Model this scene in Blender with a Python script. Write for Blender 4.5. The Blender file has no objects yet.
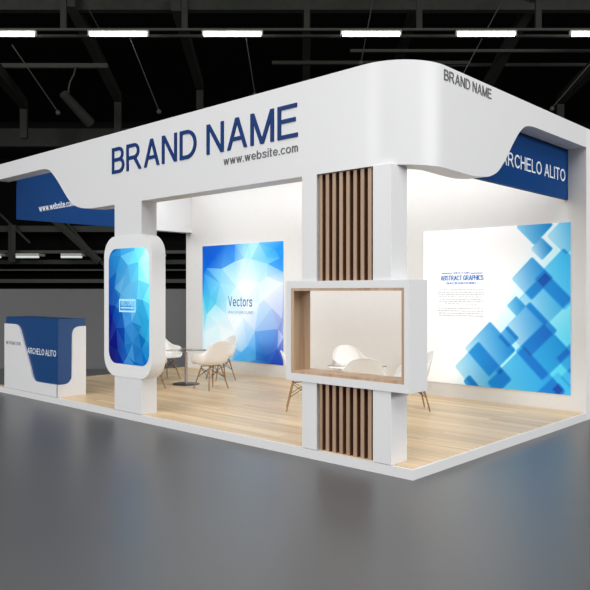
import bpy, bmesh, math, random
from mathutils import Vector, Matrix
from mathutils.geometry import delaunay_2d_cdt

scene = bpy.context.scene
col = scene.collection
PI = math.pi
RZ = math.radians(42.98087)                       # camera heading; the hall is built square to it
CAM = Vector((3.57223, -5.39261, 1.7))
RGT = Vector((math.cos(RZ), math.sin(RZ), 0)); FWD = Vector((-math.sin(RZ), math.cos(RZ), 0))
FPX = 708.237; HOR = 292.0

# ------------------------------------------------------------------ helpers
def lin(c):
    out = []
    for v in c[:3]:
        v = max(0.0, min(1.0, v / 255.0))
        out.append(v / 12.92 if v <= .04045 else ((v + .055) / 1.055) ** 2.4)
    return tuple(out) + (1.0,)

def mat(name, rgb, rough=.5, spec=.5, metal=0, emit=None, emit_s=0, bump=None, var=0.0):
    m = bpy.data.materials.new(name); m.use_nodes = True
    nt = m.node_tree; b = nt.nodes['Principled BSDF']
    b.inputs['Base Color'].default_value = lin(rgb)
    b.inputs['Roughness'].default_value = rough
    b.inputs['Specular IOR Level'].default_value = spec
    b.inputs['Metallic'].default_value = metal
    if emit:
        b.inputs['Emission Color'].default_value = lin(emit); b.inputs['Emission Strength'].default_value = emit_s
    tc = nt.nodes.new('ShaderNodeTexCoord')
    nz = nt.nodes.new('ShaderNodeTexNoise'); nz.inputs['Scale'].default_value = bump[0] if bump else 6
    nt.links.new(tc.outputs['Object'], nz.inputs['Vector'])
    if var:
        mx = nt.nodes.new('ShaderNodeMix'); mx.data_type = 'RGBA'
        a = lin([v * (1 - var) for v in rgb]); c = lin([min(255, v * (1 + var)) for v in rgb])
        mx.inputs[6].default_value = a; mx.inputs[7].default_value = c
        nt.links.new(nz.outputs['Fac'], mx.inputs[0]); nt.links.new(mx.outputs[2], b.inputs['Base Color'])
    if bump:
        bp = nt.nodes.new('ShaderNodeBump'); bp.inputs['Strength'].default_value = bump[1]
        bp.inputs['Distance'].default_value = .002
        nt.links.new(nz.outputs['Fac'], bp.inputs['Height']); nt.links.new(bp.outputs['Normal'], b.inputs['Normal'])
    return m

def wood(name, c1, c2, c3, axis='X', plank=None, rough=.45, grain=1.0):
    """procedural timber: long grain along axis, optional boards of (length, width)"""
    m = bpy.data.materials.new(name); m.use_nodes = True
    nt = m.node_tree; L = nt.links; N = nt.nodes.new; b = nt.nodes['Principled BSDF']
    b.inputs['Roughness'].default_value = rough
    tc = N('ShaderNodeTexCoord'); mp = N('ShaderNodeMapping')
    sc = {'X': (.35, 9, 9), 'Z': (9, 9, .35), 'Y': (9, .35, 9)}[axis]
    mp.inputs['Scale'].default_value = [s * grain for s in sc]
    L.new(tc.outputs['Object'], mp.inputs['Vector'])
    vec = mp.outputs['Vector']
    if plank:
        br = N('ShaderNodeTexBrick'); br.inputs['Scale'].default_value = 1
        br.inputs['Brick Width'].default_value = plank[0]; br.inputs['Row Height'].default_value = plank[1]
        br.inputs['Mortar Size'].default_value = .0015; br.inputs['Mortar Smooth'].default_value = .2
        br.offset = .37; br.inputs['Color1'].default_value = (0, 0, 0, 1); br.inputs['Color2'].default_value = (1, 1, 1, 1)
        L.new(tc.outputs['Object'], br.inputs['Vector'])
        ad = N('ShaderNodeVectorMath'); ad.operation = 'MULTIPLY_ADD'
        ad.inputs[1].default_value = (7, 13, 5)
        L.new(br.outputs['Color'], ad.inputs[0]); L.new(mp.outputs['Vector'], ad.inputs[2]); vec = ad.outputs[0]
    n1 = N('ShaderNodeTexNoise'); n1.inputs['Scale'].default_value = 1.0; n1.inputs['Detail'].default_value = 6
    n1.inputs['Roughness'].default_value = .6; n1.inputs['Distortion'].default_value = .6
    L.new(vec, n1.inputs['Vector'])
    cr = N('ShaderNodeValToRGB'); e = cr.color_ramp.elements
    e[0].position = .3; e[0].color = lin(c1); e[1].position = .72; e[1].color = lin(c3)
    k = e.new(.5); k.color = lin(c2)
    L.new(n1.outputs['Fac'], cr.inputs['Fac'])
    outc = cr.outputs['Color']
    if plank:
        hs = N('ShaderNodeHueSaturation'); mr = N('ShaderNodeMapRange')
        mr.inputs['To Min'].default_value = .88; mr.inputs['To Max'].default_value = 1.08
        L.new(br.outputs['Color'], mr.inputs['Value']); L.new(mr.outputs[0], hs.inputs['Value']); L.new(outc, hs.inputs['Color'])
        mx = N('ShaderNodeMix'); mx.data_type = 'RGBA'; mx.inputs[7].default_value = lin([v * .7 for v in c1])
        L.new(br.outputs['Fac'], mx.inputs[0]); L.new(hs.outputs['Color'], mx.inputs[6]); outc = mx.outputs[2]
    L.new(outc, b.inputs['Base Color'])
    return m

def print_mat(name, emis=0.0, rough=.4, spec=.3):
    m = bpy.data.materials.new(name); m.use_nodes = True
    nt = m.node_tree; b = nt.nodes['Principled BSDF']
    a = nt.nodes.new('ShaderNodeVertexColor'); a.layer_name = 'ink'
    nt.links.new(a.outputs['Color'], b.inputs['Base Color'])
    b.inputs['Roughness'].default_value = rough; b.inputs['Specular IOR Level'].default_value = spec
    if emis:
        nt.links.new(a.outputs['Color'], b.inputs['Emission Color']); b.inputs['Emission Strength'].default_value = emis
    return m

def obj(name, bm, m, parent=None, smooth=None):
    me = bpy.data.meshes.new(name)
    if isinstance(bm, bpy.types.Mesh): me = bm
    else:
        bmesh.ops.recalc_face_normals(bm, faces=bm.faces[:]); bm.to_mesh(me); bm.free()
    me.name = name
    if m: me.materials.clear(); me.materials.append(m)
    o = bpy.data.objects.new(name, me); col.objects.link(o)
    if smooth:
        for p in me.polygons: p.use_smooth = True
        me.set_sharp_from_angle(angle=math.radians(smooth))
    if parent: o.parent = parent
    return o

def tag(o, label=None, cat=None, group=None, kind=None):
    if label: o['label'] = label
    if cat: o['category'] = cat
    if group: o['group'] = group
    if kind: o['kind'] = kind
    return o

def thing(name, label, cat, loc=(0, 0, 0), rz=0, group=None):
    o = bpy.data.objects.new(name, None); col.objects.link(o); o.empty_display_size = .1
    o.location = loc; o.rotation_euler = (0, 0, rz)
    return tag(o, label, cat, group)

def BM(): return bmesh.new()

def box(bm, x0, x1, y0, y1, z0, z1, bev=0, M=None):
    vs = [bm.verts.new((x, y, z)) for x in (x0, x1) for y in (y0, y1) for z in (z0, z1)]
    F = [(0, 1, 3, 2), (4, 6, 7, 5), (0, 4, 5, 1), (2, 3, 7, 6), (0, 2, 6, 4), (1, 5, 7, 3)]
    fs = [bm.faces.new([vs[i] for i in f]) for f in F]
    if bev:
        es = list({e for f in fs for e in f.edges})
        r = bmesh.ops.bevel(bm, geom=es, offset=bev, segments=2, affect='EDGES', profile=.7)
        vs = list({v for v in r['verts']} | {v for v in vs if v.is_valid})
    if M is not None:
        for v in vs: v.co = M @ v.co
    return bm

def prism(bm, pts, axis, a, b):
    """polygon of 2-D points extruded from a to b along axis (x: pts are y,z; y: pts are x,z; z: pts are x,y)"""
    def P(p, t):
        return {'x': (t, p[0], p[1]), 'y': (p[0], t, p[1]), 'z': (p[0], p[1], t)}[axis]
    A = [bm.verts.new(P(p, a)) for p in pts]; B = [bm.verts.new(P(p, b)) for p in pts]
    n = len(pts)
    f1 = bm.faces.new(A); f2 = bm.faces.new(B[::-1]); f1.normal_update(); f2.normal_update()
    for i in range(n): bm.faces.new((A[i], A[(i + 1) % n], B[(i + 1) % n], B[i]))
    bmesh.ops.triangulate(bm, faces=[f1, f2])
    return bm

def ring(bm, outer, inner, a, b, axis='y'):
    """frame between two loops with the same number of points"""
    def P(p, t):
        return {'x': (t, p[0], p[1]), 'y': (p[0], t, p[1]), 'z': (p[0], p[1], t)}[axis]
    loops = [[bm.verts.new(P(p, t)) for p in L] for L, t in ((outer, a), (outer, b), (inner, b), (inner, a))]
    n = len(outer)
    for k in range(4):
        A, B = loops[k], loops[(k + 1) % 4]
        for i in range(n): bm.faces.new((A[i], A[(i + 1) % n], B[(i + 1) % n], B[i]))
    return bm

def rrect(x0, x1, z0, z1, r, n=8):
    pts = []
    for cx, cz, a0 in ((x1 - r, z1 - r, 0), (x0 + r, z1 - r, 90), (x0 + r, z0 + r, 180), (x1 - r, z0 + r, 270)):
        for i in range(n + 1):
            a = math.radians(a0 + 90 * i / n); pts.append((cx + r * math.cos(a), cz + r * math.sin(a)))
    return pts

def tube(bm, p, q, r0, r1=None, n=10, caps=True):
    p = Vector(p); q = Vector(q); r1 = r0 if r1 is None else r1
    d = (q - p).normalized(); u = d.orthogonal().normalized(); w = d.cross(u)
    A = []; B = []
    for i in range(n):
        a = 2 * PI * i / n; e = u * math.cos(a) + w * math.sin(a)
        A.append(bm.verts.new(p + e * r0)); B.append(bm.verts.new(q + e * r1))
    for i in range(n): bm.faces.new((A[i], A[(i + 1) % n], B[(i + 1) % n], B[i]))
    if caps: bm.faces.new(A[::-1]); bm.faces.new(B)
    return bm

def path_tube(bm, pts, r, n=8):
    for a, b in zip(pts[:-1], pts[1:]): tube(bm, a, b, r, n=n)
    return bm

def lathe(bm, prof, c=(0, 0), n=32):
    rows = []
    for r, z in prof:
        rows.append([bm.verts.new((c[0] + r * math.cos(2 * PI * i / n), c[1] + r * math.sin(2 * PI * i / n), z)) for i in range(n)])
    for A, B in zip(rows[:-1], rows[1:]):
        for i in range(n): bm.faces.new((A[i], A[(i + 1) % n], B[(i + 1) % n], B[i]))
    bm.faces.new(rows[0][::-1]); bm.faces.new(rows[-1])
    return bm

def catmull(P, k=6):
    out = []
    for i in range(len(P) - 1):
        p0 = P[max(i - 1, 0)]; p1 = P[i]; p2 = P[i + 1]; p3 = P[min(i + 2, len(P) - 1)]
        for j in range(k):
            t = j / k
            out.append(tuple(.5 * (2 * b + (c - a) * t + (2 * a - 5 * b + 4 * c - d) * t * t + (3 * b - a - 3 * c + d) * t ** 3)
                             for a, b, c, d in zip(p0, p1, p2, p3)))
    out.append(tuple(P[-1])); return out

W_ = .128; H_ = W_ / 2
def arc(cx, cy, rx, ry, a0, a1, n=14):
    return [(cx + rx * math.cos(math.radians(a0 + (a1 - a0) * i / n)), cy + ry * math.sin(math.radians(a0 + (a1 - a0) * i / n))) for i in range(n + 1)]
def r_(x0, y0, x1, y1): return [(x0, y0), (x1, y0), (x1, y1), (x0, y1)]
def stem(x=0, h=1.0): return r_(x, 0, x + W_, h)
def bar(x0, x1, y): return r_(x0, y - .06, x1, y + .06)
def dg(x0, y0, x1, y1):
    h = H_ * min(1.6, math.hypot(x1 - x0, y1 - y0) / abs(y1 - y0)); return [(x0 - h, y0), (x0 + h, y0), (x1 + h, y1), (x1 - h, y1)]
def rib(pts, closed=False):
    """stroke of even width along a path, as a list of quads"""
    n = len(pts); L = []; R = []
    for i in range(n):
        p = pts[i - 1] if (i > 0 or closed) else pts[i]; q = pts[(i + 1) % n] if (i < n - 1 or closed) else pts[i]
        dx, dy = q[0] - p[0], q[1] - p[1]; l = math.hypot(dx, dy) or 1; nx, ny = -dy / l * H_, dx / l * H_
        L.append((pts[i][0] + nx, pts[i][1] + ny)); R.append((pts[i][0] - nx, pts[i][1] - ny))
    m = n if closed else n - 1
    return [[R[i], R[(i + 1) % n], L[(i + 1) % n], L[i]] for i in range(m)]
def bowl(y0, y1, cx, rx): return rib([(H_, y1), (cx, y1)] + arc(cx, (y0 + y1) / 2, rx, (y1 - y0) / 2, 90, -90)[1:] + [(H_, y0)])
S_CURVE = [(.70, .72), (.63, .87), (.40, .935), (.17, .87), (.10, .73), (.19, .60), (.42, .53), (.64, .44), (.73, .27), (.62, .12), (.39, .065), (.14, .14), (.07, .30)]
e_l = math.radians
GLYPH = {
 'A': [dg(.07, 0, .44, 1), dg(.81, 0, .44, 1), bar(.18, .70, .33)],
 'B': [stem()] + bowl(.525, .935, .44, .22) + bowl(.065, .525, .46, .25),
 'C': rib(arc(.46, .5, .395, .435, 38, 322, 22)),
 'D': [stem()] + bowl(.065, .935, .36, .42),
 'E': [stem(), bar(W_, .74, .94), bar(W_, .69, .53), bar(W_, .77, .06)],
 'F': [stem(), bar(W_, .71, .94), bar(W_, .62, .50)],
 'G': rib(arc(.47, .5, .40, .435, 38, 325, 22)) + [bar(.50, .87, .44), r_(.74, .14, .87, .5)],
 'H': [stem(), stem(.68), bar(W_, .68, .53)],
 'I': [stem()],
 'K': [stem(), dg(.12, .36, .70, 1), dg(.76, 0, .32, .62)],
 'L': [stem(), bar(W_, .64, .06)],
 'M': [stem(), stem(.83), dg(.07, 1, .482, 0), dg(.895, 1, .482, 0)],
 'N': [stem(), stem(.67), dg(.07, 1, .735, 0)],
 'O': rib(arc(.48, .5, .415, .435, 0, 360, 28)[:-1], True),
 'P': [stem()] + bowl(.46, .935, .48, .22),
 'R': [stem(), dg(.83, 0, .46, .5)] + bowl(.48, .935, .48, .23),
 'S': rib(catmull(S_CURVE, 3)),
 'T': [bar(0, .80, .94), stem(.335)],
 'U': rib([(H_, 1), (H_, .38)] + arc(.41, .38, .41 - H_, .315, 180, 360) + [(.82 - H_, 1)]),
 'V': [dg(.07, 1, .42, 0), dg(.77, 1, .42, 0)],
 'b': [stem()] + rib(arc(.35, .36, .27, .30, 0, 360, 22)[:-1], True),
 'c': rib(arc(.34, .36, .27, .30, 42, 318, 18)),
 'e': rib(arc(.34, .36, .27, .30, 2, 322, 22)) + [r_(.09, .31, .66, .41)],
 'i': [stem(0, .72), r_(0, .87, W_, 1)],
 'm': [stem(0, .72)] + rib([(.40 - .0, 0), (.40, .47)] + arc(.235, .47, .165, .185, 0, 175, 10)[1:]) + rib([(.74, 0), (.74, .47)] + arc(.57, .47, .17, .185, 0, 175, 10)[1:]),
 'o': rib(arc(.34, .36, .275, .30, 0, 360, 22)[:-1], True),
 'r': [stem(0, .72)] + rib(arc(.26, .44, .19, .215, 170, 70, 8)),
 's': rib([(x * .74, y * .72) for x, y in catmull([(.76, .68), (.66, .88), (.40, .91), (.17, .86), (.12, .73), (.22, .60), (.42, .53), (.64, .43), (.73, .27), (.62, .12), (.39, .09), (.14, .14), (.07, .30)], 3)]),
 't': [r_(.10, .10, .10 + W_, .95), r_(0, .61, .36, .72), r_(.10, 0, .36, .115)],
 'w': [dg(.06, .72, .25, 0), dg(.44, .72, .25, 0), dg(.44, .72, .63, 0), dg(.82, .72, .63, 0)],
 '.': [r_(0, 0, W_, W_)],
}
def letters(name, text, m, parent, origin, right, up, width, height, depth=.004, weight=0.0, caps=None, spacing=1.0, single=False):
    """lettering as raised solid strokes filling width x height from its lower left corner; single = one mesh per letter"""
    right = Vector(right).normalized(); up = Vector(up).normalized(); nrm = right.cross(up); o3 = Vector(origin)
    x = 0; place_ = []
    for ch in text:
        if ch == ' ': x += .36; continue
        g_ = GLYPH[ch]; w_ = max(p[0] for q in g_ for p in q)
        place_.append((ch, x)); x += w_ + .15 * spacing
    total = x - .15 * spacing; out = []; bm = BM()
    for ch, x0 in place_:
        cut = 0; prev = None
        for shift, q in [(0, q) for q in GLYPH[ch]] + ([(weight * height, q) for q in GLYPH[ch]] if weight else []):
            cut += 0 if prev and prev[1] == q[0] else 1; prev = q; dd = depth + cut * max(depth * .02, .0001)
            A = []; B = []
            for px, py in q:
                P = o3 + right * ((px + x0) / total * width + shift) + up * (py * height)
                A.append(bm.verts.new(P - nrm * .0004)); B.append(bm.verts.new(P + nrm * dd))
            n = len(q); bm.faces.new(A[::-1]); bm.faces.new(B)
            for i in range(n): bm.faces.new((A[i], A[(i + 1) % n], B[(i + 1) % n], B[i]))
        if single: out.append(obj(name, bm, m, parent)); bm = BM()
    if single: bm.free(); return out
    return obj(name, bm, m, parent)

# ------------------------------------------------------------------ materials
WHITE = mat('white_laminate', (226, 226, 227), .38, .4, bump=(3, .02))
WHITE_EDGE = mat('white_edge_paint', (236, 236, 236), .35, .4)
WALLP = mat('white_wall_paint', (232, 231, 229), .6, .3, bump=(8, .03), var=.01)
BLUE = mat('blue_laminate', (10, 60, 118), .6, .12, var=.02)
BLUE_TOP = mat('blue_counter_laminate', (22, 68, 122), .32, .5, var=.02)
TEXTBLUE = mat('blue_acrylic_letter', (10, 52, 112), .5, .2)
TEXTGREY = mat('grey_vinyl_letter', (104, 104, 106), .5, .3)
TEXTWHITE = mat('white_vinyl_letter', (240, 244, 248), .4, .4)
OAK = wood('oak_floorboards', (200, 168, 126), (222, 194, 154), (236, 212, 176), 'X', (1.9, .19), .38)
SLAT = wood('brown_slat_timber', (150, 120, 96), (172, 142, 116), (188, 160, 134), 'Z', None, .5)
SLATBACK_SHADE = mat('dark_brown_backing_and_shade', (122, 88, 64), .7, .15, var=.06)  # backing board colour, also used to paint the shaded slat sides
LINING = wood('oak_lining', (160, 128, 98), (190, 158, 126), (206, 178, 148), 'Z', None, .5, .9)
LEGWOOD = wood('beech_dowel', (132, 98, 58), (156, 118, 74), (172, 134, 90), 'Z', None, .5, 2)
SHELL = mat('white_moulded_plastic', (234, 231, 226), .32, .5)
WIRE = mat('dark_steel_wire', (60, 58, 56), .35, .5, .8)
CHROME = mat('brushed_steel', (190, 190, 192), .25, .5, .9)
BASEM = mat('dark_base_metal', (66, 66, 66), .35, .5, .6)
STEEL = mat('dull_dark_steel', (58, 60, 54), .6, .3, bump=(5, .1), var=.12)
STEEL2 = mat('grey_pipe_paint', (78, 79, 74), .55, .3, var=.1)
CEIL = mat('black_roof_lining', (24, 26, 23), .9, .1, var=.15)
DARKWALL = mat('black_upper_wall', (14, 15, 14), .9, .1, var=.3)
TUBE = mat('fluorescent_tube_glow', (250, 252, 245), .5, .2, emit=(250, 252, 242), emit_s=9)
TUBE2 = mat('dim_fluorescent_glow', (240, 240, 240), .5, .2, emit=(225, 230, 230), emit_s=.45)
LAMPW = mat('white_enamel', (210, 210, 205), .5, .3)
HALLGREY = mat('grey_partition_paint', (100, 100, 101), .6, .3, bump=(2, .05), var=.02)

# glass for the small tables
GLASS = bpy.data.materials.new('clear_table_glass'); GLASS.use_nodes = True
g = GLASS.node_tree.nodes['Principled BSDF']
g.inputs['Base Color'].default_value = (.97, .98, .98, 1); g.inputs['Roughness'].default_value = 0
g.inputs['Transmission Weight'].default_value = 1; g.inputs['IOR'].default_value = 1.05

# polished grey hall floor
FLOOR = bpy.data.materials.new('polished_grey_floor'); FLOOR.use_nodes = True
nt = FLOOR.node_tree; b = nt.nodes['Principled BSDF']
tc = nt.nodes.new('ShaderNodeTexCoord'); n1 = nt.nodes.new('ShaderNodeTexNoise'); n1.inputs['Scale'].default_value = .35
n1.inputs['Detail'].default_value = 5
mx = nt.nodes.new('ShaderNodeMix'); mx.data_type = 'RGBA'
mx.inputs[6].default_value = lin((82, 83, 84)); mx.inputs[7].default_value = lin((91, 91, 92))
nt.links.new(tc.outputs['Object'], n1.inputs['Vector']); nt.links.new(n1.outputs['Fac'], mx.inputs[0])
nt.links.new(mx.outputs[2], b.inputs['Base Color'])
b.inputs['Roughness'].default_value = .34; b.inputs['Specular IOR Level'].default_value = .45

# ------------------------------------------------------------------ hall (local frame: x = right, y = away from the photographer, turned by RZ)
HM = Matrix.Translation((CAM.x, CAM.y, 0)) @ Matrix.Rotation(RZ, 4, 'Z')
def hallify(o):
    o.matrix_world = HM @ o.matrix_world
    return o
U0, U1, V0, V1, HT = -34, 34, -22, 60, 13.0
o = obj('floor', box(BM(), U0, U1, V0, V1, -.2, 0), FLOOR); hallify(o); tag(o, 'polished grey exhibition hall floor', 'floor', kind='structure')
o = obj('ceiling', box(BM(), U0, U1, V0, V1, HT, HT + .2), CEIL); hallify(o); tag(o, 'black exhibition hall roof', 'ceiling', kind='structure')
for nm, a in (('wall_back', (U0, U1, V1, V1 + .2)), ('wall_front', (U0, U1, V0 - .2, V0)), ('wall_left', (U0 - .2, U0, V0, V1)), ('wall_right', (U1, U1 + .2, V0, V1))):
    o = obj(nm, box(BM(), *a, 0, HT), DARKWALL); hallify(o); tag(o, 'black upper wall of the exhibition hall', 'wall', kind='structure')
o = obj('wall_partition', box(BM(), U0, U1, 15.7, 15.8, 0, 1.767), HALLGREY); hallify(o); tag(o, 'plain grey low partition wall behind the booth', 'wall', kind='structure')

def hall_part(name, bm, m, label=None, cat=None, group=None, parent=None):
    o = obj(name, bm, m, parent)
    if not parent: hallify(o); tag(o, label, cat, group)
    return o
def ubeam(name, v, z, h, d, label, cat='beam', m=STEEL, u0=U0, u1=U1, group='cross beams under the hall roof'):
    return hall_part(name, box(BM(), u0, u1, v - d / 2, v + d / 2, z - h / 2, z + h / 2), m, label, cat, group)

def pu(px, v): return (px - 295) * v / FPX
def pz(py, v): return CAM.z + (HOR - py) * v / FPX

# light row: rails, hangers and tubes
VT = 22.0; ZT = pz(34, VT)
rail = hall_part('light_rail', box(BM(), U0, U1, VT - .04, VT + .04, ZT + .10, ZT + .17), STEEL2, 'thin grey rail carrying the row of bright tube lights', 'rail', 'lighting rails')
ubeam('roof_beam', VT + .8, pz(27, VT), .08, .1, 'dark cross beam directly above the bright tube light rail', m=STEEL)
tube_px = [-108, 6, 118.5, 232.5, 371, 486, 600, 714]
place = ['outside left of the view', 'at the left edge of the view', 'second from the left', 'third from the left', 'above the booth corner', 'above the side sign of the booth', 'at the right edge of the view', 'outside right of the view']
for px, w in zip(tube_px, place):
    u = pu(px, VT); L = .88
    if px in (-108, 714): continue
    t = thing('tube_light', 'bright white fluorescent tube light on the hall rail, ' + w, 'tube light', (0, 0, 0), group='bright tube lights on the rail')
    t.matrix_world = HM @ Matrix.Translation((u, VT, ZT))
    obj('lamp_housing', box(BM(), -L - .06, L + .06, -.07, .07, .06, .10), LAMPW, t)
    bm = BM(); tube(bm, (-L, 0, -.0), (L, 0, -.0), .07, n=12); obj('tube', bm, TUBE, t)
    obj('end_cap', box(BM(), -L - .06, -L, -.05, .05, -.06, .06), LAMPW, t); obj('end_cap', box(BM(), L, L + .06, -.05, .05, -.06, .06), LAMPW, t)
# hangers
for k, px in enumerate((62, 184, 307, 420, 540)):
    u = pu(px, VT)
    hall_part('rail_hanger', box(BM(), u - .09, u + .09, VT + .10, VT + .22, ZT + .17, HT), STEEL, 'dark steel hanger holding the light rail, number %s from the left' % ('one two three four five'.split()[k]), 'hanger', 'rail hangers')
# cross beams further back
for v, y, h, lab in ((26, 66, .16, 'long grey pipe under the roof left behind the tube lights'),):
    ubeam('roof_pipe', v, pz(y, v), h, .16, lab, 'pipe', STEEL2, pu(-200, v), pu(108, v), 'roof pipes')
ubeam('roof_pipe', 26, pz(63, 26), .12, .14, 'thin grey pipe under the roof behind the booth corner', 'pipe', STEEL, pu(272, 26), pu(470, 26), 'roof pipes')
ubeam('roof_pipe', 27, pz(51, 27), .1, .14, 'upper of the two grey pipes above the right booth side', 'pipe', STEEL2, pu(350, 27), pu(700, 27), 'roof pipes')
ubeam('roof_pipe', 29, pz(65, 29), .12, .14, 'lower of the two grey pipes above the right booth side', 'pipe', STEEL2, pu(440, 29), pu(720, 29), 'roof pipes')
ubeam('roof_beam', 24, pz(4, 24), .5, .3, 'broad dark cross beam at the very top of the view')
ubeam('roof_beam', 36, pz(138, 36), .9, .3, 'broad dark cross beam low behind the left end of the booth fascia', u1=pu(250, 36))
ubeam('roof_beam', 40, pz(168, 40), .25, .3, 'narrow dark cross beam seen under the left fascia')
# rafters running away from the photographer, sloping down towards the far wall
raft = [(70, 0, 118, 98), (176, 4, 200, 86), (307, -20, 306, 100), (421, -10, 398, 62), (538, -10, 474, 110), (-10, 62, 24, 104), (640, 20, 560, 100)]
names = ['over the second tube light', 'between the second and third tube lights', 'straight above the middle of the booth', 'behind the booth corner', 'behind the side sign of the booth', 'low at the left edge', 'low at the right edge']
for (x0, y0, x1, y1), nm in zip(raft, names):
    va, vb = 23.5, 33.0
    A = Vector((pu(x0, va), va, pz(y0, va))); B = Vector((pu(x1, vb), vb, pz(y1, vb)))
    d = (B - A).normalized(); s = Vector((1, 0, 0)); s = (s - d * s.dot(d)).normalized(); w = d.cross(s)
    bm = BM(); vs = []
    for P in (A, B):
        for a, c in ((-.16, -.22), (.16, -.22), (.16, .22), (-.16, .22)): vs.append(bm.verts.new(P + s * a + w * c))
    for f in ((0, 1, 2, 3), (7, 6, 5, 4), (0, 4, 5, 1), (1, 5, 6, 2), (2, 6, 7, 3), (3, 7, 4, 0)): bm.faces.new([vs[i] for i in f])
    hall_part('roof_rafter', bm, STEEL, 'dark sloping steel roof member ' + nm, 'rafter', 'sloping roof members')
    hall_part('roof_post', box(BM(), B.x - .16, B.x + .16, B.y - .1, B.y + .1, B.z - 1.6, B.z + .1), STEEL, 'dark upright steel member below the sloping roof member ' + nm, 'post', 'upright roof members')
# thin cables with end weights
cab = [((12, 45, 22.3), (58, 112, 24), 'under the leftmost tube light'), ((130, 38, 22.3), (159, 111, 24), 'under the second tube light'),
       ((246, 38, 22.3), (255, 94, 24), 'under the third tube light'), ((374, -5, 22.3), (361, 62, 24), 'beside the fourth tube light'),
       ((507, -8, 23), (462, 76, 24), 'crossing behind the fifth tube light'), ((592, 62, 23), (552, 108, 24), 'low beyond the right end of the booth'), ((82, -3, 22.3), (102, 34, 24), 'above the second tube light')]
for (x0, y0, v0), (x1, y1, v1), nm in cab:
    A = Vector((pu(x0, v0), v0, pz(y0, v0))); B = Vector((pu(x1, v1), v1, pz(y1, v1)))
    t = thing('suspension_cable', 'thin grey suspension cable ' + nm, 'cable', group='suspension cables'); t.matrix_world = HM.copy()
    obj('cable', tube(BM(), A, B, .018, n=6), STEEL2, t)
    obj('end_weight', lathe(BM(), [(.03, B.z + .06), (.08, B.z), (.08, B.z - .06), (.04, B.z - .1)], (B.x, B.y), 10), STEEL2, t)
t = thing('hanging_lamp', 'dark lamp hanging on a bent cable from the long grey roof pipe at the left', 'lamp'); t.matrix_world = HM.copy()
pts = [Vector((pu(x, 25.9), 25.9, pz(y, 25.9))) for x, y in ((76, 66), (74, 74), (70, 82), (68.5, 89), (68.5, 96))]
obj('cable', path_tube(BM(), pts, .03, 6), STEEL2, t)
A = Vector((pu(66, 25.9), 25.6, pz(96, 25.9))); B = Vector((pu(83, 25.9), 26.8, pz(117, 25.9)))
obj('lamp_body', tube(BM(), A, B, .16, .2, n=12), STEEL, t)
# far wall: pipes and small dim lights
for k, (y, h, m_, lab) in enumerate(((262, .35, STEEL, 'lowest of the dark bands on the far wall'), (270, .12, STEEL2, 'thin pipe low on the far wall'), (252, .25, STEEL2, 'grey pipe carrying the small dim lights on the far wall'), (229, .5, STEEL, 'dark band on the far wall under the blue sign'), (281, .3, STEEL2, 'narrow ledge right above the grey low wall'))):
    z = pz(y, 58); hall_part('wall_pipe', box(BM(), U0, U1, 57.9 - .02 * k, 59.9, z - h / 2, z + h / 2), m_, lab, 'pipe', 'pipes on the far wall')
for x0, x1, w in ((-14, 1, 'at the left edge'), (16, 39, 'above the reception counter left'), (61, 82, 'above the reception counter right'), (153, 163, 'seen right of the screen housing'), (583, 606, 'beyond the right end of the booth')):
    v = 56.5; z = pz(257, v)
    t = thing('wall_lamp', 'small dim tube light far behind, ' + w, 'tube light', group='small dim tube lights far behind'); t.matrix_world = HM @ Matrix.Translation((pu((x0 + x1) / 2, v), v, z))
    L = (pu(x1, v) - pu(x0, v)) / 2
    obj('lamp_housing', box(BM(), -L, L, -.1, 1.4, .1, .28), LAMPW, t); obj('tube', tube(BM(), (-L, 0, 0), (L, 0, 0), .09, n=8), TUBE2, t)
for (x0, y0, x1, y1), nm in zip(((38, 205, 100, 262), (0, 214, 30, 243), (60, 215, 112, 275), (12, 225, 12, 262)), ('broad, under the blue sign', 'at the left edge', 'thin, beside the screen housing', 'upright, above the counter')):
    v = 57.2; bm = BM(); A = Vector((pu(x0, v), v, pz(y0, v))); B = Vector((pu(x1, v), v + .01, pz(y1, v)))
    tube(bm, A, B, .32 if 'broad' in nm or 'upright' in nm else .1, n=6)
    hall_part('wall_brace', bm, STEEL, 'dark diagonal brace on the far wall, ' + nm, 'brace', 'braces on the far wall')

# ------------------------------------------------------------------ the booth
ZP = .10; ZT_ = 3.87; ZB = 2.89; ZU = 3.615; T = .24; XL = -8.5; YB = 4.1; YE = 4.25; RF = .55
plat = thing('booth_platform', 'low white-edged platform with light oak boards carrying the whole booth', 'platform', (-4.25, 2.1, 0))
def local(o, root):                      # parts are built in world places, then re-seated under their root
    o.parent = root; o.matrix_parent_inverse = Matrix.Translation(-Vector(root.location)) if root.rotation_euler.z == 0 else root.matrix_world.inverted()
    return o
bm = BM(); box(bm, XL, 0, 0, YB - .001, 0, ZP - .006); local(obj('plinth', bm, WHITE), plat)
bm = BM(); box(bm, XL + .03, -.03, .03, YB - .001, ZP - .006, ZP); local(obj('oak_deck', bm, OAK), plat)
wb = obj('wall_booth', box(BM(), -8.455, 0, YB, YE, 0, ZT_), WALLP); tag(wb, 'long white rear wall of the booth carrying two large posters', 'wall', kind='structure')

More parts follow.
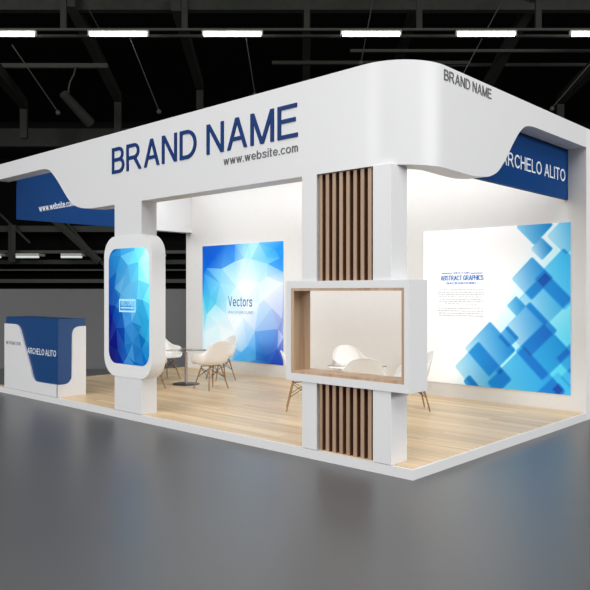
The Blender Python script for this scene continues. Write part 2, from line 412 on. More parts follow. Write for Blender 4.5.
# fascia: one band round front and right side with two S-shaped cut-outs
front_low = [(-8.5, ZU), (-8.0, ZU), (-7.6, ZU), (-7.4, ZU), (-7.2, ZU), (-7.0, ZU), (-6.88, 3.6145), (-6.79, 3.610), (-6.665, 3.59), (-6.58, 3.55), (-6.504, 3.495), (-6.383, 3.395), (-6.263, 3.28), (-6.145, 3.165),
             (-6.029, 3.062), (-5.915, 2.99), (-5.793, 2.943), (-5.636, 2.91), (-5.46, 2.895), (-5.3, ZB), (-5.15, ZB), (-4.95, ZB), (-4.7, ZB)]
side_low = [(.9, ZB - .01), (1.1, ZB - .01), (1.293, 2.895), (1.42, 2.91), (1.555, 2.955), (1.64, 3.0), (1.714, 3.06), (1.79, 3.13), (1.868, 3.215), (1.95, 3.31), (2.022, 3.385), (2.11, 3.47), (2.195, 3.535),
            (2.27, 3.575), (2.349, 3.597), (2.45, 3.61), (2.57, ZU), (2.75, ZU), (3.0, ZU), (3.4, ZU), (4.0, ZU)]
S = []   # (outer x, y, inner x, y, zlow)
for x, z in catmull(front_low, 4): S.append((x, 0, x, T, z))
for x in (-3.5, -2, -1): S.append((x, 0, x, T, ZB))
for i in range(21):
    a = PI / 2 * i / 20; s, c = math.sin(a), math.cos(a)
    S.append((-RF + RF * s, RF - RF * c, -RF + (RF - T) * s, RF - (RF - T) * c, ZB))
for y, z in catmull(side_low, 4): S.append((0, y, -T, y, z))
S.append((0, YB - .001, -T, YB - .001, ZU))
bm = BM(); rows = []
for ox, oy, ix, iy, z in S:
    rows.append([bm.verts.new(p) for p in ((ox, oy, z), (ox, oy, ZT_), (ix, iy, ZT_), (ix, iy, z))])
for A, B in zip(rows[:-1], rows[1:]):
    for i in range(4): bm.faces.new((A[i], B[i], B[(i + 1) % 4], A[(i + 1) % 4]))
bm.faces.new(rows[0]); bm.faces.new(rows[-1][::-1])
fas = thing('booth_fascia', 'white curved fascia band with blue company lettering round the booth top', 'fascia', (-.8, .1, ZB))
fb = local(obj('fascia_band', bm, WHITE), fas)
for p in fb.data.polygons: p.use_smooth = abs(p.normal.z) < .01 and max(abs(p.normal.x), abs(p.normal.y)) < .9995
fb.data.set_sharp_from_angle(angle=math.radians(30))
for o in letters('letter', 'BRAND NAME', TEXTBLUE, None, (-4.87, 0.0, 3.312), (1, 0, 0), (0, 0, 1), 3.46, .352, .012, single=True): local(o, fas)['label'] = 'large raised blue capital letter'
local(letters('web_address', 'www.website.com', TEXTGREY, None, (-2.57, 0.0, 3.155), (1, 0, 0), (0, 0, 1), 1.16, .095, .006), fas)['label'] = 'small grey web address'
local(letters('side_lettering', 'BRAND NAME', TEXTGREY, None, (0, .53, 3.728), (0, 1, 0), (0, 0, 1), .94, .103, .006), fas)['label'] = 'small grey capital letters near the corner'

# blue sign panel, right side, behind the cut-out
sp = thing('side_sign', 'dark blue sign panel with white lettering behind the right cut-out', 'sign', (-.26, 3, 2.93))
local(obj('sign_panel', box(BM(), -T - .06, -T - .002, .6, YB - .002, 2.945, 3.80), BLUE), sp)
local(letters('lettering', 'ARCHELO ALITO', TEXTWHITE, None, (-T - .002, 2.17, 3.172), (0, 1, 0), (0, 0, 1), 1.82, .162, .005, .0), sp)
# left side band
ls = thing('left_side_band', 'left side band of the booth, blue towards the front and white towards the wall', 'fascia', (-8.38, 2, 2.95))
local(obj('blue_section', box(BM(), -8.29, -8.26, .275, 2.6, 2.953, 3.84), BLUE), ls)
local(obj('white_section', box(BM(), -8.455, -8.26, 2.6, YB - .002, 2.953, 3.84), WHITE), ls)
d = Vector((0, .608, .152)).normalized()
local(letters('web_address', 'www.website.com', TEXTWHITE, None, (-8.26, .685, 3.118), d, Vector((1, 0, 0)).cross(d), .69, .115, .005), ls)

# display column with rounded screen housing
dc = thing('display_column', 'white column with a rounded housing and a tall blue screen', 'column', (-4.504, .12, ZP))
local(obj('column_post', box(BM(), -4.818, -4.19, 0, T, ZP, ZB), WHITE), dc)
bm = BM(); prism(bm, rrect(-5.065, -3.95, .562, 2.455, .27, 10), 'y', -.008, .205)
local(obj('screen_housing', bm, WHITE_EDGE, smooth=40), dc)
SR = rrect(-4.945, -4.005, .735, 2.285, .17, 8)
ink = print_mat('screen_picture', .35, .25, .5)

def clip(poly, conv):
    out = poly; n = len(conv)
    for i in range(n):
        a, b_ = conv[i], conv[(i + 1) % n]; inp = out; out = []
        side = lambda p: (b_[0] - a[0]) * (p[1] - a[1]) - (b_[1] - a[1]) * (p[0] - a[0])
        for k in range(len(inp)):
            p, q = inp[k - 1], inp[k]; sp_, sq = side(p), side(q)
            if (sp_ >= 0) != (sq >= 0):
                t = sp_ / (sp_ - sq); out.append((p[0] + (q[0] - p[0]) * t, p[1] + (q[1] - p[1]) * t))
            if sq >= 0: out.append(q)
        if len(out) < 3: return []
    return out

def lowpoly(name, pts, anchors, area, conv, y, m, seed, jit, tone=.5, aniso=1.0):
    """print of flat triangles; colour of each from the nearest colour anchors"""
    rnd = random.Random(seed)
    def field(x, z):
        s = 0; c = [0, 0, 0]
        for ax, az, rgb in anchors:
            w = 1 / (((x - ax) ** 2 + ((z - az) * aniso) ** 2) ** 2.2 + 1e-5); s += w
            for i in range(3): c[i] += rgb[i] * w
        return [v / s for v in c]
    r = delaunay_2d_cdt([Vector(p) for p in pts], [], [], 0, 1e-6)
    V, F = r[0], r[2]
    bm = BM(); lay = bm.loops.layers.float_color.new('ink')
    for f in F:
        P = [(V[i].x, V[i].y) for i in f]
        cx = sum(p[0] for p in P) / len(P); cz = sum(p[1] for p in P) / len(P)
        j = rnd.uniform(-jit, jit); base = field(cx, cz)
        poly = clip(P, conv)
        if len(poly) < 3: continue
        try: face = bm.faces.new([bm.verts.new((p[0], y, p[1])) for p in poly])
        except ValueError: continue
        for lp in face.loops:
            loc = field(lp.vert.co.x, lp.vert.co.z)
            c = [max(0, min(255, base[i] * (1 - tone) + loc[i] * tone + j * (1.0, .8, .45)[i])) for i in range(3)]
            lp[lay] = lin(c)
    for f in bm.faces:
        f.normal_update()
        if f.normal.y > 0: f.normal_flip()
    me = bpy.data.meshes.new(name); bm.to_mesh(me); bm.free()
    return obj(name, me, m)

def PY(px, py, Y):                       # a spot of the print, read off its own plane
    dx = RGT * ((px - 295) / FPX) + FWD; t = (Y - CAM.y) / dx.y
    return (CAM.x + t * dx.x, CAM.z - t * (py - HOR) / FPX)
def PX(px, py, X):
    dx = RGT * ((px - 295) / FPX) + FWD; t = (X - CAM.x) / dx.x
    return (CAM.y + t * dx.y, CAM.z - t * (py - HOR) / FPX)

sp_pts = [(108, 246), (120, 247), (134, 246), (148, 244), (108, 256), (120, 256), (116, 272), (127, 265), (134, 250), (138, 262), (148, 262), (108, 280), (114, 288), (120, 294), (130, 282), (124, 276),
          (138, 280), (144, 276), (149, 284), (108, 304), (115, 306), (119, 299), (136, 299), (136, 310), (142, 300), (149, 304), (116, 328), (124, 328), (122, 313), (131, 322), (141, 326), (138, 333), (149, 322),
          (108, 345), (117, 350), (124, 345), (127, 356), (132, 343), (134, 362), (141, 350), (149, 344), (108, 368), (123, 363), (116, 367), (133, 364), (143, 366), (149, 368), (130, 300), (145, 340), (112, 318)]
sp_anc = [((110, 250), (12, 96, 176)), ((116, 262), (30, 128, 190)), ((124, 252), (70, 176, 232)), ((134, 252), (96, 216, 250)), ((146, 252), (214, 250, 255)), ((140, 270), (110, 244, 255)), ((148, 275), (190, 250, 255)), ((126, 275), (98, 176, 218)),
          ((134, 285), (96, 186, 232)), ((122, 290), (86, 160, 206)), ((111, 285), (4, 72, 160)), ((115, 276), (34, 120, 186)), ((110, 312), (0, 30, 132)), ((117, 315), (20, 100, 176)), ((128, 296), (110, 190, 226)), ((127, 320), (46, 132, 210)), ((140, 310), (60, 168, 214)),
          ((147, 300), (90, 220, 244)), ((148, 325), (60, 180, 222)), ((112, 335), (0, 8, 112)), ((120, 336), (4, 44, 142)), ((127, 340), (40, 124, 190)), ((137, 345), (6, 96, 168)), ((145, 345), (16, 130, 184)), ((112, 358), (2, 8, 96)),
          ((119, 358), (4, 36, 134)), ((126, 358), (40, 120, 190)), ((131, 356), (40, 124, 182)), ((138, 360), (4, 84, 168)), ((146, 360), (4, 110, 190))]
scr = lowpoly('screen', [PY(x, y, -.02) for x, y in sp_pts[::1]] + [(-5.3, .3), (-3.7, .3), (-5.3, 2.6), (-3.7, 2.6)], [(*PY(x, y, -.02), c) for (x, y), c in sp_anc], None, SR, -.0115, ink, 5, 20, .35, .38)
local(scr, dc); scr['label'] = 'tall screen with a blue faceted picture'
SCRLINE = mat('pale_blue_ink', (170, 224, 244), .4, .3, emit=(170, 224, 244), emit_s=.3)
x0, z1 = PY(119.3, 299, -.012); x1, z0 = PY(135.5, 312.5, -.012)
bm = BM(); ring(bm, [(x0, z0), (x1, z0), (x1, z1), (x0, z1)], [(x0 + .02, z0 + .022), (x1 - .02, z0 + .022), (x1 - .02, z1 - .022), (x0 + .02, z1 - .022)], -.0135, -.012)
box(bm, x0 + .04, x1 - .04, -.0135, -.012, z0 + .05, z0 + .066)
local(obj('screen_caption_frame', bm, SCRLINE), dc)
local(letters('screen_caption', 'VECTORS', SCRLINE, None, (x0 + .045, -.012, z0 + .088), (1, 0, 0), (0, 0, 1), x1 - x0 - .09, .065, .0015), dc)

# slatted column with the pass-through window box
sc_ = thing('slatted_column', 'white corner column with brown timber slats and a wood-lined window box', 'column', (-.797, .13, ZP))
W0, W1, D0, D1 = -1.354, -.24, 0, .26
for z0, z1, nm in ((ZP, .785, 'column_foot'), (1.808, ZB, 'column_top')):
    bm = BM()
    box(bm, W0, -1.153, D0, D1, z0, z1); box(bm, -.447, W1, D0, D1, z0, z1); box(bm, -1.153, -.447, .14, D1, z0, z1)
    local(obj(nm, bm, WHITE), sc_)
    local(obj('slat_backing', box(BM(), -1.153, -.447, .125, .14, z0, z1), SLATBACK_SHADE), sc_)
    n = 8; p = .706 / n
    for k in range(n):
        xs = -1.153 + .006 + p * k
        sl = local(obj('slat', box(BM(), xs, xs + .042, .03, .042, z0 + .001, z1 - .001), SLAT), sc_)
        fin = obj('slat_side_shade', box(BM(), xs + .001, xs + .041, .042, .125, z0 + .001, z1 - .001), SLATBACK_SHADE, sl)  # dark block behind each slat, its colour stands in for side shade
bm = BM()
ring(bm, [(-1.565, .78), (-.03, .78), (-.03, 1.812), (-1.565, 1.812)], [(-1.492, .858), (-.083, .858), (-.083, 1.738), (-1.492, 1.738)], -.02, .285)
local(obj('window_box', bm, WHITE), sc_)
bm = BM()
ring(bm, [(-1.492, .858), (-.083, .858), (-.083, 1.738), (-1.492, 1.738)], [(-1.455, .888), (-.113, .888), (-.113, 1.712), (-1.455, 1.712)], -.016, .24)
local(obj('wood_lining', bm, LINING), sc_)

# reception counter
rc = thing('reception_counter', 'dark blue reception counter with white swoosh panels at the booth front', 'counter', (-7.27, .26, ZP))
local(obj('counter_body', box(BM(), -8.145, -6.405, .03, .485, ZP, 1.285, .004), BLUE_TOP), rc)
fp = [(-8.165, ZP), (-6.385, ZP), (-6.385, .288)] + catmull([(-6.7, .283), (-7.02, .283), (-7.12, .30), (-7.18, .36), (-7.25, .50), (-7.44, .82), (-7.54, .99), (-7.61, 1.10), (-7.70, 1.155), (-7.82, 1.17), (-8.165, 1.17)], 4)
bm = BM(); prism(bm, fp, 'y', .008, .031)
sdp = [(.008, ZP), (.49, ZP), (.49, 1.168)] + catmull([(.40, 1.168), (.345, 1.16), (.29, 1.13), (.262, 1.07), (.255, .95), (.25, .42), (.235, .35), (.19, .30), (.12, .286), (.031, .286)], 4)
local(obj('white_swoosh_panel', bm, WHITE), rc)
bm = BM(); prism(bm, sdp + [(.008, .288)], 'x', -6.405, -6.384)
local(obj('white_side_panel', bm, WHITE), rc)
x0, z0 = PY(27.6, 353, .03); x1, _ = PY(56, 353, .03)
local(letters('lettering', 'ARCHELO ALITO', TEXTWHITE, None, (x0, .03, z0 - .005), (1, 0, 0), (0, 0, 1), x1 - x0, .095, .003), rc)
x0, z0 = PY(6.2, 344, .008); x1, _ = PY(20.5, 345, .008)
local(letters('small_lettering', 'INFORMATION', TEXTGREY, None, (x0, .008, z0), (1, 0, 0), (0, 0, 1), x1 - x0, .055, .002), rc)

# ------------------------------------------------------------------ posters
ink2 = print_mat('glowing_poster_print', .17, .5, .2)  # slight glow added so the prints come out brighter than the wall
P1 = (-7.895, -5.554, .335, 2.65); P2 = (-2.512, -.203, .312, 2.64)
pa = thing('wall_poster', 'large poster of pale and blue facets with the word Vectors', 'poster', (-6.72, YB - .01, 1.5))
local(obj('poster_board', box(BM(), P1[0], P1[1], YB - .012, YB - .001, P1[2], P1[3]), WHITE_EDGE), pa)
z1c = lambda x, y: (195 + x / 6.21, 235 + y / 6.21)
z2c = lambda x, y: (195 + x / 6.21, 300 + y / 6.21)
pts = [z1c(*p) for p in [(50, 70), (250, 60), (400, 50), (552, 40), (130, 130), (75, 205), (170, 210), (100, 385), (55, 380), (250, 165), (310, 145), (190, 60), (450, 140), (530, 145), (552, 230), (455, 180), (350, 150), (60, 240),
                          (130, 430), (200, 405), (75, 495), (260, 320), (300, 270), (400, 300), (430, 400), (552, 300), (480, 455), (400, 430), (375, 590), (320, 400), (450, 260), (60, 130), (340, 50), (500, 90), (160, 300)]]
pts += [z2c(*p) for p in [(375, 195), (520, 180), (545, 115), (380, 320), (330, 285), (290, 325), (240, 370), (330, 385), (515, 305), (550, 400), (450, 345), (380, 370), (60, 200), (60, 380), (150, 150), (170, 280), (250, 200), (240, 290), (120, 360), (552, 230), (470, 390), (200, 90), (300, 110), (90, 260)]]
anc = [(z1c(*p), c) for p, c in [((80, 90), (10, 86, 196)), ((110, 150), (14, 96, 214)), ((180, 120), (20, 104, 212)), ((60, 220), (0, 104, 216)), ((230, 90), (30, 120, 224)), ((250, 150), (96, 176, 240)), ((330, 90), (150, 220, 250)), ((400, 100), (140, 216, 250)), ((460, 90), (50, 170, 245)), ((520, 90), (20, 140, 235)), ((530, 180), (36, 140, 235)), ((480, 165), (100, 190, 245)),
                               ((80, 300), (50, 160, 240)), ((110, 330), (96, 200, 245)), ((140, 260), (130, 212, 248)), ((300, 290), (236, 250, 255)), ((260, 400), (228, 248, 254)), ((350, 420), (240, 250, 255)), ((300, 180), (208, 240, 253)), ((240, 230), (190, 236, 252)), ((70, 400), (64, 196, 240)), ((110, 420), (90, 206, 240)), ((75, 470), (130, 228, 248)), ((200, 280), (170, 232, 252)), ((200, 380), (176, 236, 252)), ((300, 220), (226, 246, 254)), ((320, 340), (240, 251, 255)), ((420, 230), (196, 232, 254)), ((500, 260), (214, 232, 252)), ((500, 350), (240, 240, 252)), ((430, 360), (226, 240, 253)), ((130, 560), (216, 246, 253)), ((260, 520), (240, 250, 254)), ((430, 490), (170, 208, 245)), ((520, 500), (150, 172, 224)), ((410, 560), (140, 190, 240)), ((530, 430), (226, 228, 246)), ((380, 60), (170, 226, 252))]]
anc += [(z2c(*p), c) for p, c in [((420, 250), (44, 130, 224)), ((480, 240), (70, 136, 222)), ((440, 150), (160, 200, 244)), ((530, 170), (130, 150, 216)), ((540, 240), (180, 196, 238)), ((350, 310), (50, 150, 236)), ((300, 350), (70, 170, 240)), ((340, 340), (96, 190, 246)), ((420, 340), (36, 112, 216)), ((470, 370), (40, 96, 206)), ((530, 350), (50, 84, 190)), ((540, 400), (26, 60, 180)), ((260, 370), (90, 180, 244)), ((100, 200), (220, 244, 253)), ((250, 150), (240, 250, 254)), ((200, 220), (236, 248, 254)), ((120, 100), (226, 248, 254)), ((150, 300), (236, 246, 254)), ((280, 240), (226, 242, 253)), ((340, 230), (180, 220, 248)), ((340, 110), (240, 248, 254))]]
pol = lowpoly('facet_print', [PY(x, y, YB) for x, y in pts] + [(-8.1, .2), (-5.35, .2), (-8.1, 2.8), (-5.35, 2.8)], [(*PY(x, y, YB), c) for (x, y), c in anc], None, [(P1[0], P1[2]), (P1[1], P1[2]), (P1[1], P1[3]), (P1[0], P1[3])], YB - .0135, ink2, 3, 8, .5)
local(pol, pa)
INKB = mat('blue_ink', (52, 112, 178), .5, .2); INKB2 = mat('soft_blue_ink', (120, 160, 206), .5, .2); INKG = mat('pale_grey_ink', (196, 200, 206), .5, .2); INKC = mat('bright_blue_ink', (20, 120, 210), .5, .2)
x0, z0 = PY(228.8, 306.3, YB); x1, _ = PY(252.8, 306.5, YB)
local(letters('title_lettering', 'Vectors', INKB, None, (x0, YB - .0135, z0), (1, 0, 0), (0, 0, 1), x1 - x0, .20, .0015), pa)
x0, z0 = PY(229, 313.4, YB); x1, _ = PY(254, 314, YB)
local(letters('subtitle_lettering', 'BACKGROUND', INKB2, None, (x0, YB - .0135, z0), (1, 0, 0), (0, 0, 1), x1 - x0, .056, .0015, spacing=1.3), pa)

pb = thing('wall_poster', 'large white poster with overlapping blue rounded squares and a small heading', 'poster', (-1.36, YB - .01, 1.5))
local(obj('poster_board', box(BM(), P2[0], P2[1], YB - .012, YB - .001, P2[2], P2[3]), WHITE_EDGE), pb)
# rounded rectangles standing on a corner, given by their left, top, right and bottom corners
SQ = []
def kA(x, y): return (510 + x / 8.43, 215 + y / 8.43)
def kB(x, y): return (505 + x / 8.43, 270 + y / 8.43)
def kC(x, y): return (505 + x / 8.43, 325 + y / 8.43)
def kD(x, y): return (450 + x / 8.43, 315 + y / 8.43)
def sq(k, l, t, r, b_, c1, c2, rd=.032):
    P = [PY(*k(*q), YB) if q else None for q in (l, t, r, b_)]
    if P[1] is None: P[1] = (P[0][0] + P[2][0] - P[3][0], P[0][1] + P[2][1] - P[3][1])
    if P[3] is None: P[3] = (P[0][0] + P[2][0] - P[1][0], P[0][1] + P[2][1] - P[1][1])
    cx = sum(p[0] for p in P) / 4; cz = sum(p[1] for p in P) / 4; q2 = .70710678
    U = lambda p: ((p[0] - cx) - (p[1] - cz)) * q2
    V = lambda p: ((p[0] - cx) + (p[1] - cz)) * q2
    hu = (U(P[2]) + U(P[1] if 0 else P[2]) ) / 2; hu = (abs(U(P[2])) + abs(U(P[3])) + abs(U(P[0])) + abs(U(P[1]))) / 4
    hv = (abs(V(P[0])) + abs(V(P[1])) + abs(V(P[2])) + abs(V(P[3]))) / 4
    SQ.append((cx, cz, hu, hv, c1, c2, rd))
G1, G2 = (176, 230, 250), (0, 124, 206); R1, R2 = (120, 208, 243), (44, 172, 230)
sq(kA, (60, 100), None, (362, 85), (205, 262), (150, 214, 242), (10, 128, 204))
sq(kA, (178, 280), (270, 188), (368, 283), (272, 390), (200, 232, 248), (4, 122, 204))
sq(kA, (312, 178), None, (640, 172), (476, 338), (190, 230, 247), (44, 170, 228))
sq(kA, (205, 545), (455, 272), (720, 540), (470, 810), (120, 216, 248), (24, 166, 232))
sq(kA, (15, 540), (190, 348), (366, 530), (188, 720), (180, 224, 245), (4, 122, 208))
sq(kB, (110, 245), (345, 12), (572, 245), (340, 478), (170, 222, 245), (30, 160, 222))
sq(kB, (-10, 488), (220, 270), (447, 515), (215, 733), (190, 228, 246), (4, 128, 214))
sq(kC, (-140, 500), (148, 162), (505, 545), None, (110, 208, 244), (20, 150, 225))
sq(kC, (92, 225), (325, -18), (560, 215), (330, 485), (60, 180, 234), (16, 140, 216))
sq(kC, (425, 285), (560, 140), (700, 270), None, (60, 180, 234), (20, 140, 214))
sq(kC, (250, 580), (445, 400), (640, 590), None, (90, 206, 244), (50, 180, 236))
sq(kC, (393, 540), (448, 480), (506, 545), None, (40, 150, 220), (20, 110, 200))
sq(kC, (470, 440), (600, 310), (730, 440), None, (70, 190, 240), (50, 170, 232))
sq(kD, (128, 278), (340, 52), (556, 290), (335, 530), (190, 230, 247), (4, 126, 208))
sq(kD, (32, 442), (236, 232), (537, 535), None, (190, 229, 246), (16, 146, 220))
sq(kD, (403, 180), (490, 90), (585, 190), (495, 287), (120, 200, 240), (20, 128, 204), .025)
sq(kD, (383, 470), (420, 430), (457, 470), None, (120, 200, 240), (40, 140, 210), .02)
sq(kD, (112, 560), (165, 503), (255, 600), None, (60, 160, 222), (20, 120, 204))
sq(kB, (17, 300), (97, 218), (180, 305), (100, 392), (140, 210, 242), (20, 132, 204), .02)
def rs(q, x, z):                         # signed distance to a rounded rectangle turned by 45 degrees
    cx, cz, hu, hv, c1, c2, r = q
    u = abs((x - cx) - (z - cz)) * .70710678 - hu + r; v = abs((x - cx) + (z - cz)) * .70710678 - hv + r
    return math.hypot(max(u, 0), max(v, 0)) + min(max(u, v), 0) - r
NX, NZ = 230, 232
bm = BM(); lay = bm.loops.layers.float_color.new('ink')
cols = {}; grid = []
wd, ht = P2[1] - P2[0], P2[3] - P2[2]
for j in range(NZ + 1):
    row = []
    for i in range(NX + 1):
        x = P2[0] + wd * i / NX; z = P2[2] + ht * j / NZ
        u = (x - P2[0]) / wd; v = (z - P2[2]) / ht
        g = max(0.0, min(1.0, (u - .42) * 1.15 + (.55 - v) * .75)) ; g = g * g * (3 - 2 * g)
        c = [255 + (84 - 255) * g, 255 + (214 - 255) * g, 255 + (246 - 255) * g]
        cov = 0; acc = [0, 0, 0]; edge = 0
        for q in SQ:
            if abs(x - q[0]) > q[2] + q[3] or abs(z - q[1]) > q[2] + q[3]: continue
            d_ = rs(q, x, z); a = max(0.0, min(1.0, .5 - d_ / .013))
            if a > 0:
                t = max(0.0, min(1.0, ((x - q[0]) * 1.0 + (z - q[1]) * .25) / (1.3 * (q[2] + q[3]) * .70710678) * .62 + .5)); cov += a
                for k in range(3): acc[k] += a * (q[4][k] + (q[5][k] - q[4][k]) * t)
                edge = max(edge, a * max(0.0, 1 - abs(d_ + .008) / .009))
        if cov > 0:
            one = [v_ / cov for v_ in acc]; a = min(1, cov); c = [c[k] + (one[k] - c[k]) * a for k in range(3)]
            if cov > 1:
                m2 = (.2, .70, .90); a = min(1, cov - 1); c = [c[k] * (1 - a + a * m2[k]) for k in range(3)]
            if cov > 2:
                m3 = (.4, .66, .84); a = min(1, cov - 2); c = [c[k] * (1 - a + a * m3[k]) for k in range(3)]
            c = [c[k] + ((90, 214, 252)[k] - c[k]) * edge * .42 for k in range(3)]
        vt = bm.verts.new((x, YB - .0135, z)); row.append(vt); cols[vt] = lin([max(c[0], 0), max(c[1], 66), max(c[2], 164)])
    grid.append(row)
for j in range(NZ):
    for i in range(NX):
        f = bm.faces.new((grid[j][i], grid[j][i + 1], grid[j + 1][i + 1], grid[j + 1][i]))
        for lp in f.loops: lp[lay] = cols[lp.vert]
me = bpy.data.meshes.new('square_print'); bm.to_mesh(me); bm.free()
local(obj('square_print', me, ink2), pb)
yp = YB - .0135
def ptext(nm, s, a, b_, h, m, wt=0, sp=1.0):
    x0, z0 = PY(*a, YB); x1, z1 = PY(*b_, YB)
    return local(letters(nm, s, m, None, (x0, yp, (z0 + z1) / 2), (1, 0, 0), (0, 0, 1), x1 - x0, h, .0015, wt, spacing=sp), pb)
q1 = lambda x, y: (420 + x / 5.9, 260 + y / 5.9)
ptext('small_title', 'VECTOR', q1(200, 82), q1(296, 82), .03, INKC, .12, 1.5)
ptext('title_lettering', 'ABSTRACT GRAPHICS', q1(125, 121), q1(375, 119), .074, INKC, .10)
ptext('subtitle_lettering', 'BACKGROUND', q1(160, 144), q1(330, 144), .036, INKC, .12, 1.6)
for a, b_ in (((130, 79), (192, 79)), ((303, 78), (372, 78))):
    x0, z0 = PY(*q1(*a), YB); x1, _ = PY(*q1(*b_), YB)
    local(obj('title_rule', box(BM(), x0, x1, yp - .001, yp, z0 - .006, z0 + .006), INKC), pb)
rnd = random.Random(4); bm = BM()
rowsY = [(115, 382, 176), (108, 382, 190), (112, 380, 204), (114, 374, 217), (120, 370, 231), (116, 376, 244), (148, 335, 258), (112, 380, 284), (108, 382, 298), (112, 382, 312), (114, 382, 325)]
for xa, xb, yy in rowsY:                 # paragraph lines: word-length dashes, too small to read
    x0, z0 = PY(*q1(xa, yy), YB); x1, _ = PY(*q1(xb, yy), YB); x = x0
    while x < x1:
        w = rnd.uniform(.02, .07); box(bm, x, min(x + w, x1), yp - .001, yp, z0 - .007, z0 + .007); x += w + .012
local(obj('paragraph_lines', bm, INKG), pb)

# ------------------------------------------------------------------ chairs
RIM = [(.18, .235, .432), (.24, .215, .475), (.285, .16, .56), (.305, .08, .615), (.30, -.02, .63), (.275, -.11, .645), (.235, -.19, .70), (.17, -.25, .785), (.06, -.287, .828)]
def chair_shell():
    cen = catmull([(.235, .425), (.17, .437), (.08, .425), (-.03, .41), (-.125, .425), (-.19, .50), (-.228, .62), (-.262, .74), (-.29, .825)], 3)
    rim = catmull(RIM, 3)
    n = len(cen); K = 12; bm = BM(); rows = []
    for i in range(n):
        cy, cz = cen[i]; rx, ry, rz_ = rim[i]; t = i / (n - 1)
        row = []
        for k in range(-K, K + 1):
            u = k / K; a = abs(u)
            wx = math.sin(a * PI / 2) ** .92; lf = a ** (3.0 if .15 < t < .75 else 2.2)
            bulge = .02 * math.sin(a * PI) * math.sin(t * PI)
            row.append(bm.verts.new((math.copysign(rx * wx + bulge, u) if a else 0, cy + (ry - cy) * lf, cz + (rz_ - cz) * lf)))
        rows.append(row)
    for A, B in zip(rows[:-1], rows[1:]):
        for k in range(2 * K): bm.faces.new((A[k], A[k + 1], B[k + 1], B[k]))
    bmesh.ops.recalc_face_normals(bm, faces=bm.faces[:])
    bmesh.ops.solidify(bm, geom=bm.faces[:], thickness=.009)
    return bm
def rim_tube():
    rim = catmull(RIM, 3)
    full = [(-x, y, z) for x, y, z in rim] + [(x, y, z) for x, y, z in rim[::-1]]
    return path_tube(BM(), full, .008, 6)
def make_chair():
    t = thing('armchair', 'x', 'chair')
    t.scale = (.96, .96, .96)
    obj('seat_shell', chair_shell(), SHELL, t, smooth=50)
    obj('shell_rim', rim_tube(), SHELL, t, smooth=50)
    for sx in (-1, 1):
        for sy in (-1, 1):
            obj('leg', tube(BM(), (sx * .125, sy * .10 - .01, .405), (sx * .215, sy * .205, .006), .014, .010), LEGWOOD, t, smooth=40)
    bm = BM()
    P = lambda sx, sy, k: Vector((sx * (.125 + .09 * k), sy * (.10 + .105 * k), .405 * (1 - k)))
    for a, b_ in (((-1, -1), (1, -1)), ((-1, 1), (1, 1)), ((-1, -1), (-1, 1)), ((1, -1), (1, 1))):
        tube(bm, P(*a, .08), P(*b_, .5), .0045, n=6); tube(bm, P(*b_, .08), P(*a, .5), .0045, n=6)
    for a, b_ in (((-1, -1), (1, 1)), ((-1, 1), (1, -1))): tube(bm, P(*a, .02), P(*b_, .02), .007, n=6)
    obj('wire_brace', bm, WIRE, t)
    return t
def copy_tree(o):
    r = o.copy(); col.objects.link(r)
    for ch in o.children:
        c = ch.copy(); col.objects.link(c); c.parent = r
    return r
proto = make_chair(); first = True
T1 = Vector((-6.2, 2.32, ZP)); T2 = Vector((-2.38, 2.23, ZP)); K1 = 'armchairs round the left table'; K2 = 'armchairs round the right table'
# heading: the chair faces its local +y
spots = [(-5.41, 2.21, 90, 'white moulded armchair turned back to the viewer in front of the faceted poster', K1),
         (-6.19, 3.10, 165, 'white moulded armchair behind the left table nearest the rear wall', K1),
         (-6.98, 2.44, -90, 'white moulded armchair beside the screen housing with its seat turned to the right', K1),
         (-6.2, 1.53, 0, 'white moulded armchair mostly hidden behind the screen housing', K1)]
a2 = math.degrees(RZ)
for dx, dy, rot, lab in ((-.76, 0, a2 - 90, 'white moulded armchair left of the window box, only its legs and one arm showing'), (.76, 0, a2 + 90, 'white moulded armchair right behind the window box, at the right of its table'),
                         (0, .80, a2 + 200, 'white moulded armchair facing forward, framed in the middle of the window box'), (0, -.80, a2, 'white moulded armchair seen from behind low in the window box')):
    p = T2 + RGT * dx + FWD * dy; spots.append((p.x, p.y, rot, lab, K2))
for x, y, rot, lab, grp in spots:
    o = proto if first else copy_tree(proto); first = False
    o.location = (x, y, ZP); o.rotation_euler = (0, 0, math.radians(rot)); o['label'] = lab; o['group'] = grp

def make_table(loc, lab, rt):
    t = thing('round_table', lab, 'table', loc, group='small round tables')
    obj('tabletop', lathe(BM(), [(rt - .003, .588), (rt, .590), (rt, .594), (rt - .003, .596)], n=48), GLASS, t, smooth=40)
    obj('pedestal', lathe(BM(), [(.028, .014), (.026, .1), (.026, .566), (.028, .576), (.11, .580), (.11, .588)], n=24), CHROME, t, smooth=40)
    obj('base_plate', lathe(BM(), [(.235, 0), (.235, .006), (.225, .012), (.04, .018)], n=40), BASEM, t, smooth=40)
make_table(T1, 'small round glass table among the chairs near the faceted poster', .38)
make_table(T2, 'small round glass table behind the window box', .40)

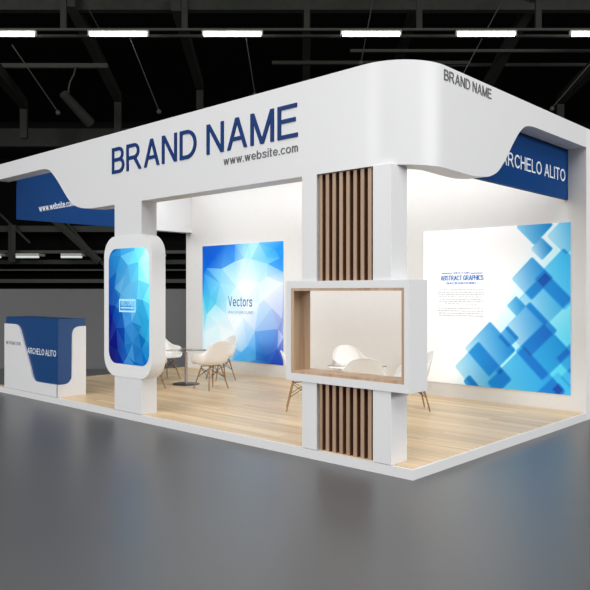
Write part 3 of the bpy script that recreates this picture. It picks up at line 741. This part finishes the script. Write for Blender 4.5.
# ------------------------------------------------------------------ light
def area(name, loc, size, energy, rot=(0, 0, 0), color=(1, 1, 1), local_=True):
    l = bpy.data.lights.new(name, 'AREA'); l.shape = 'RECTANGLE'; l.size, l.size_y = size; l.energy = energy; l.color = color
    o = bpy.data.objects.new(name, l); col.objects.link(o)
    M = Matrix.Translation(loc) @ Matrix.Rotation(rot[2], 4, 'Z') @ Matrix.Rotation(rot[1], 4, 'Y') @ Matrix.Rotation(rot[0], 4, 'X')
    o.matrix_world = HM @ M if local_ else M
    return o
# the hall's high lamps overhead; left, right and far areas are added fill
area('hall_lamps_overhead', (0, -2, 12), (40, 14), 4300, (0, 0, 0))
area('added_fill_left', (-27, -8, 9), (20, 6), 4900, (math.radians(66), 0, math.radians(-64)))  # added side fill, evens out fascia front and corner
area('added_fill_right', (27, -8, 9), (20, 6), 4700, (math.radians(66), 0, math.radians(64)))  # added side fill for the right of the fascia
area('added_fill_far', (0, 44, 9.5), (60, 4), 1900, (math.radians(52), 0, 0))  # added fill turned to the far wall, no fixture there
# the booth's own downlights, above the rear wall and the deck
area('booth_wall_wash', (-4.05, 3.0, 3.75), (7.7, .3), 33, (math.radians(28), 0, 0), (.985, .99, 1), False)
area('booth_deck_lights', (-4.25, 1.9, 3.8), (6.6, 2.0), 46, (0, 0, 0), (1, .98, .95), False)

w = bpy.data.worlds.new('hall_dark'); scene.world = w; w.use_nodes = True
w.node_tree.nodes['Background'].inputs[0].default_value = (.02, .02, .02, 1); w.node_tree.nodes['Background'].inputs[1].default_value = 1

# ------------------------------------------------------------------ camera
cd = bpy.data.cameras.new('camera'); cd.sensor_width = 36; cd.lens = FPX / 590 * 36; cd.shift_y = -3 / 590; cd.clip_end = 300
cam = bpy.data.objects.new('camera', cd); col.objects.link(cam)
cam.location = CAM; cam.rotation_euler = (PI / 2, 0, RZ); scene.camera = cam
scene.view_settings.view_transform = 'Standard'; scene.view_settings.look = 'None'
scene.view_settings.gamma = 1; scene.view_settings.use_curve_mapping = False; scene.view_settings.exposure = 0
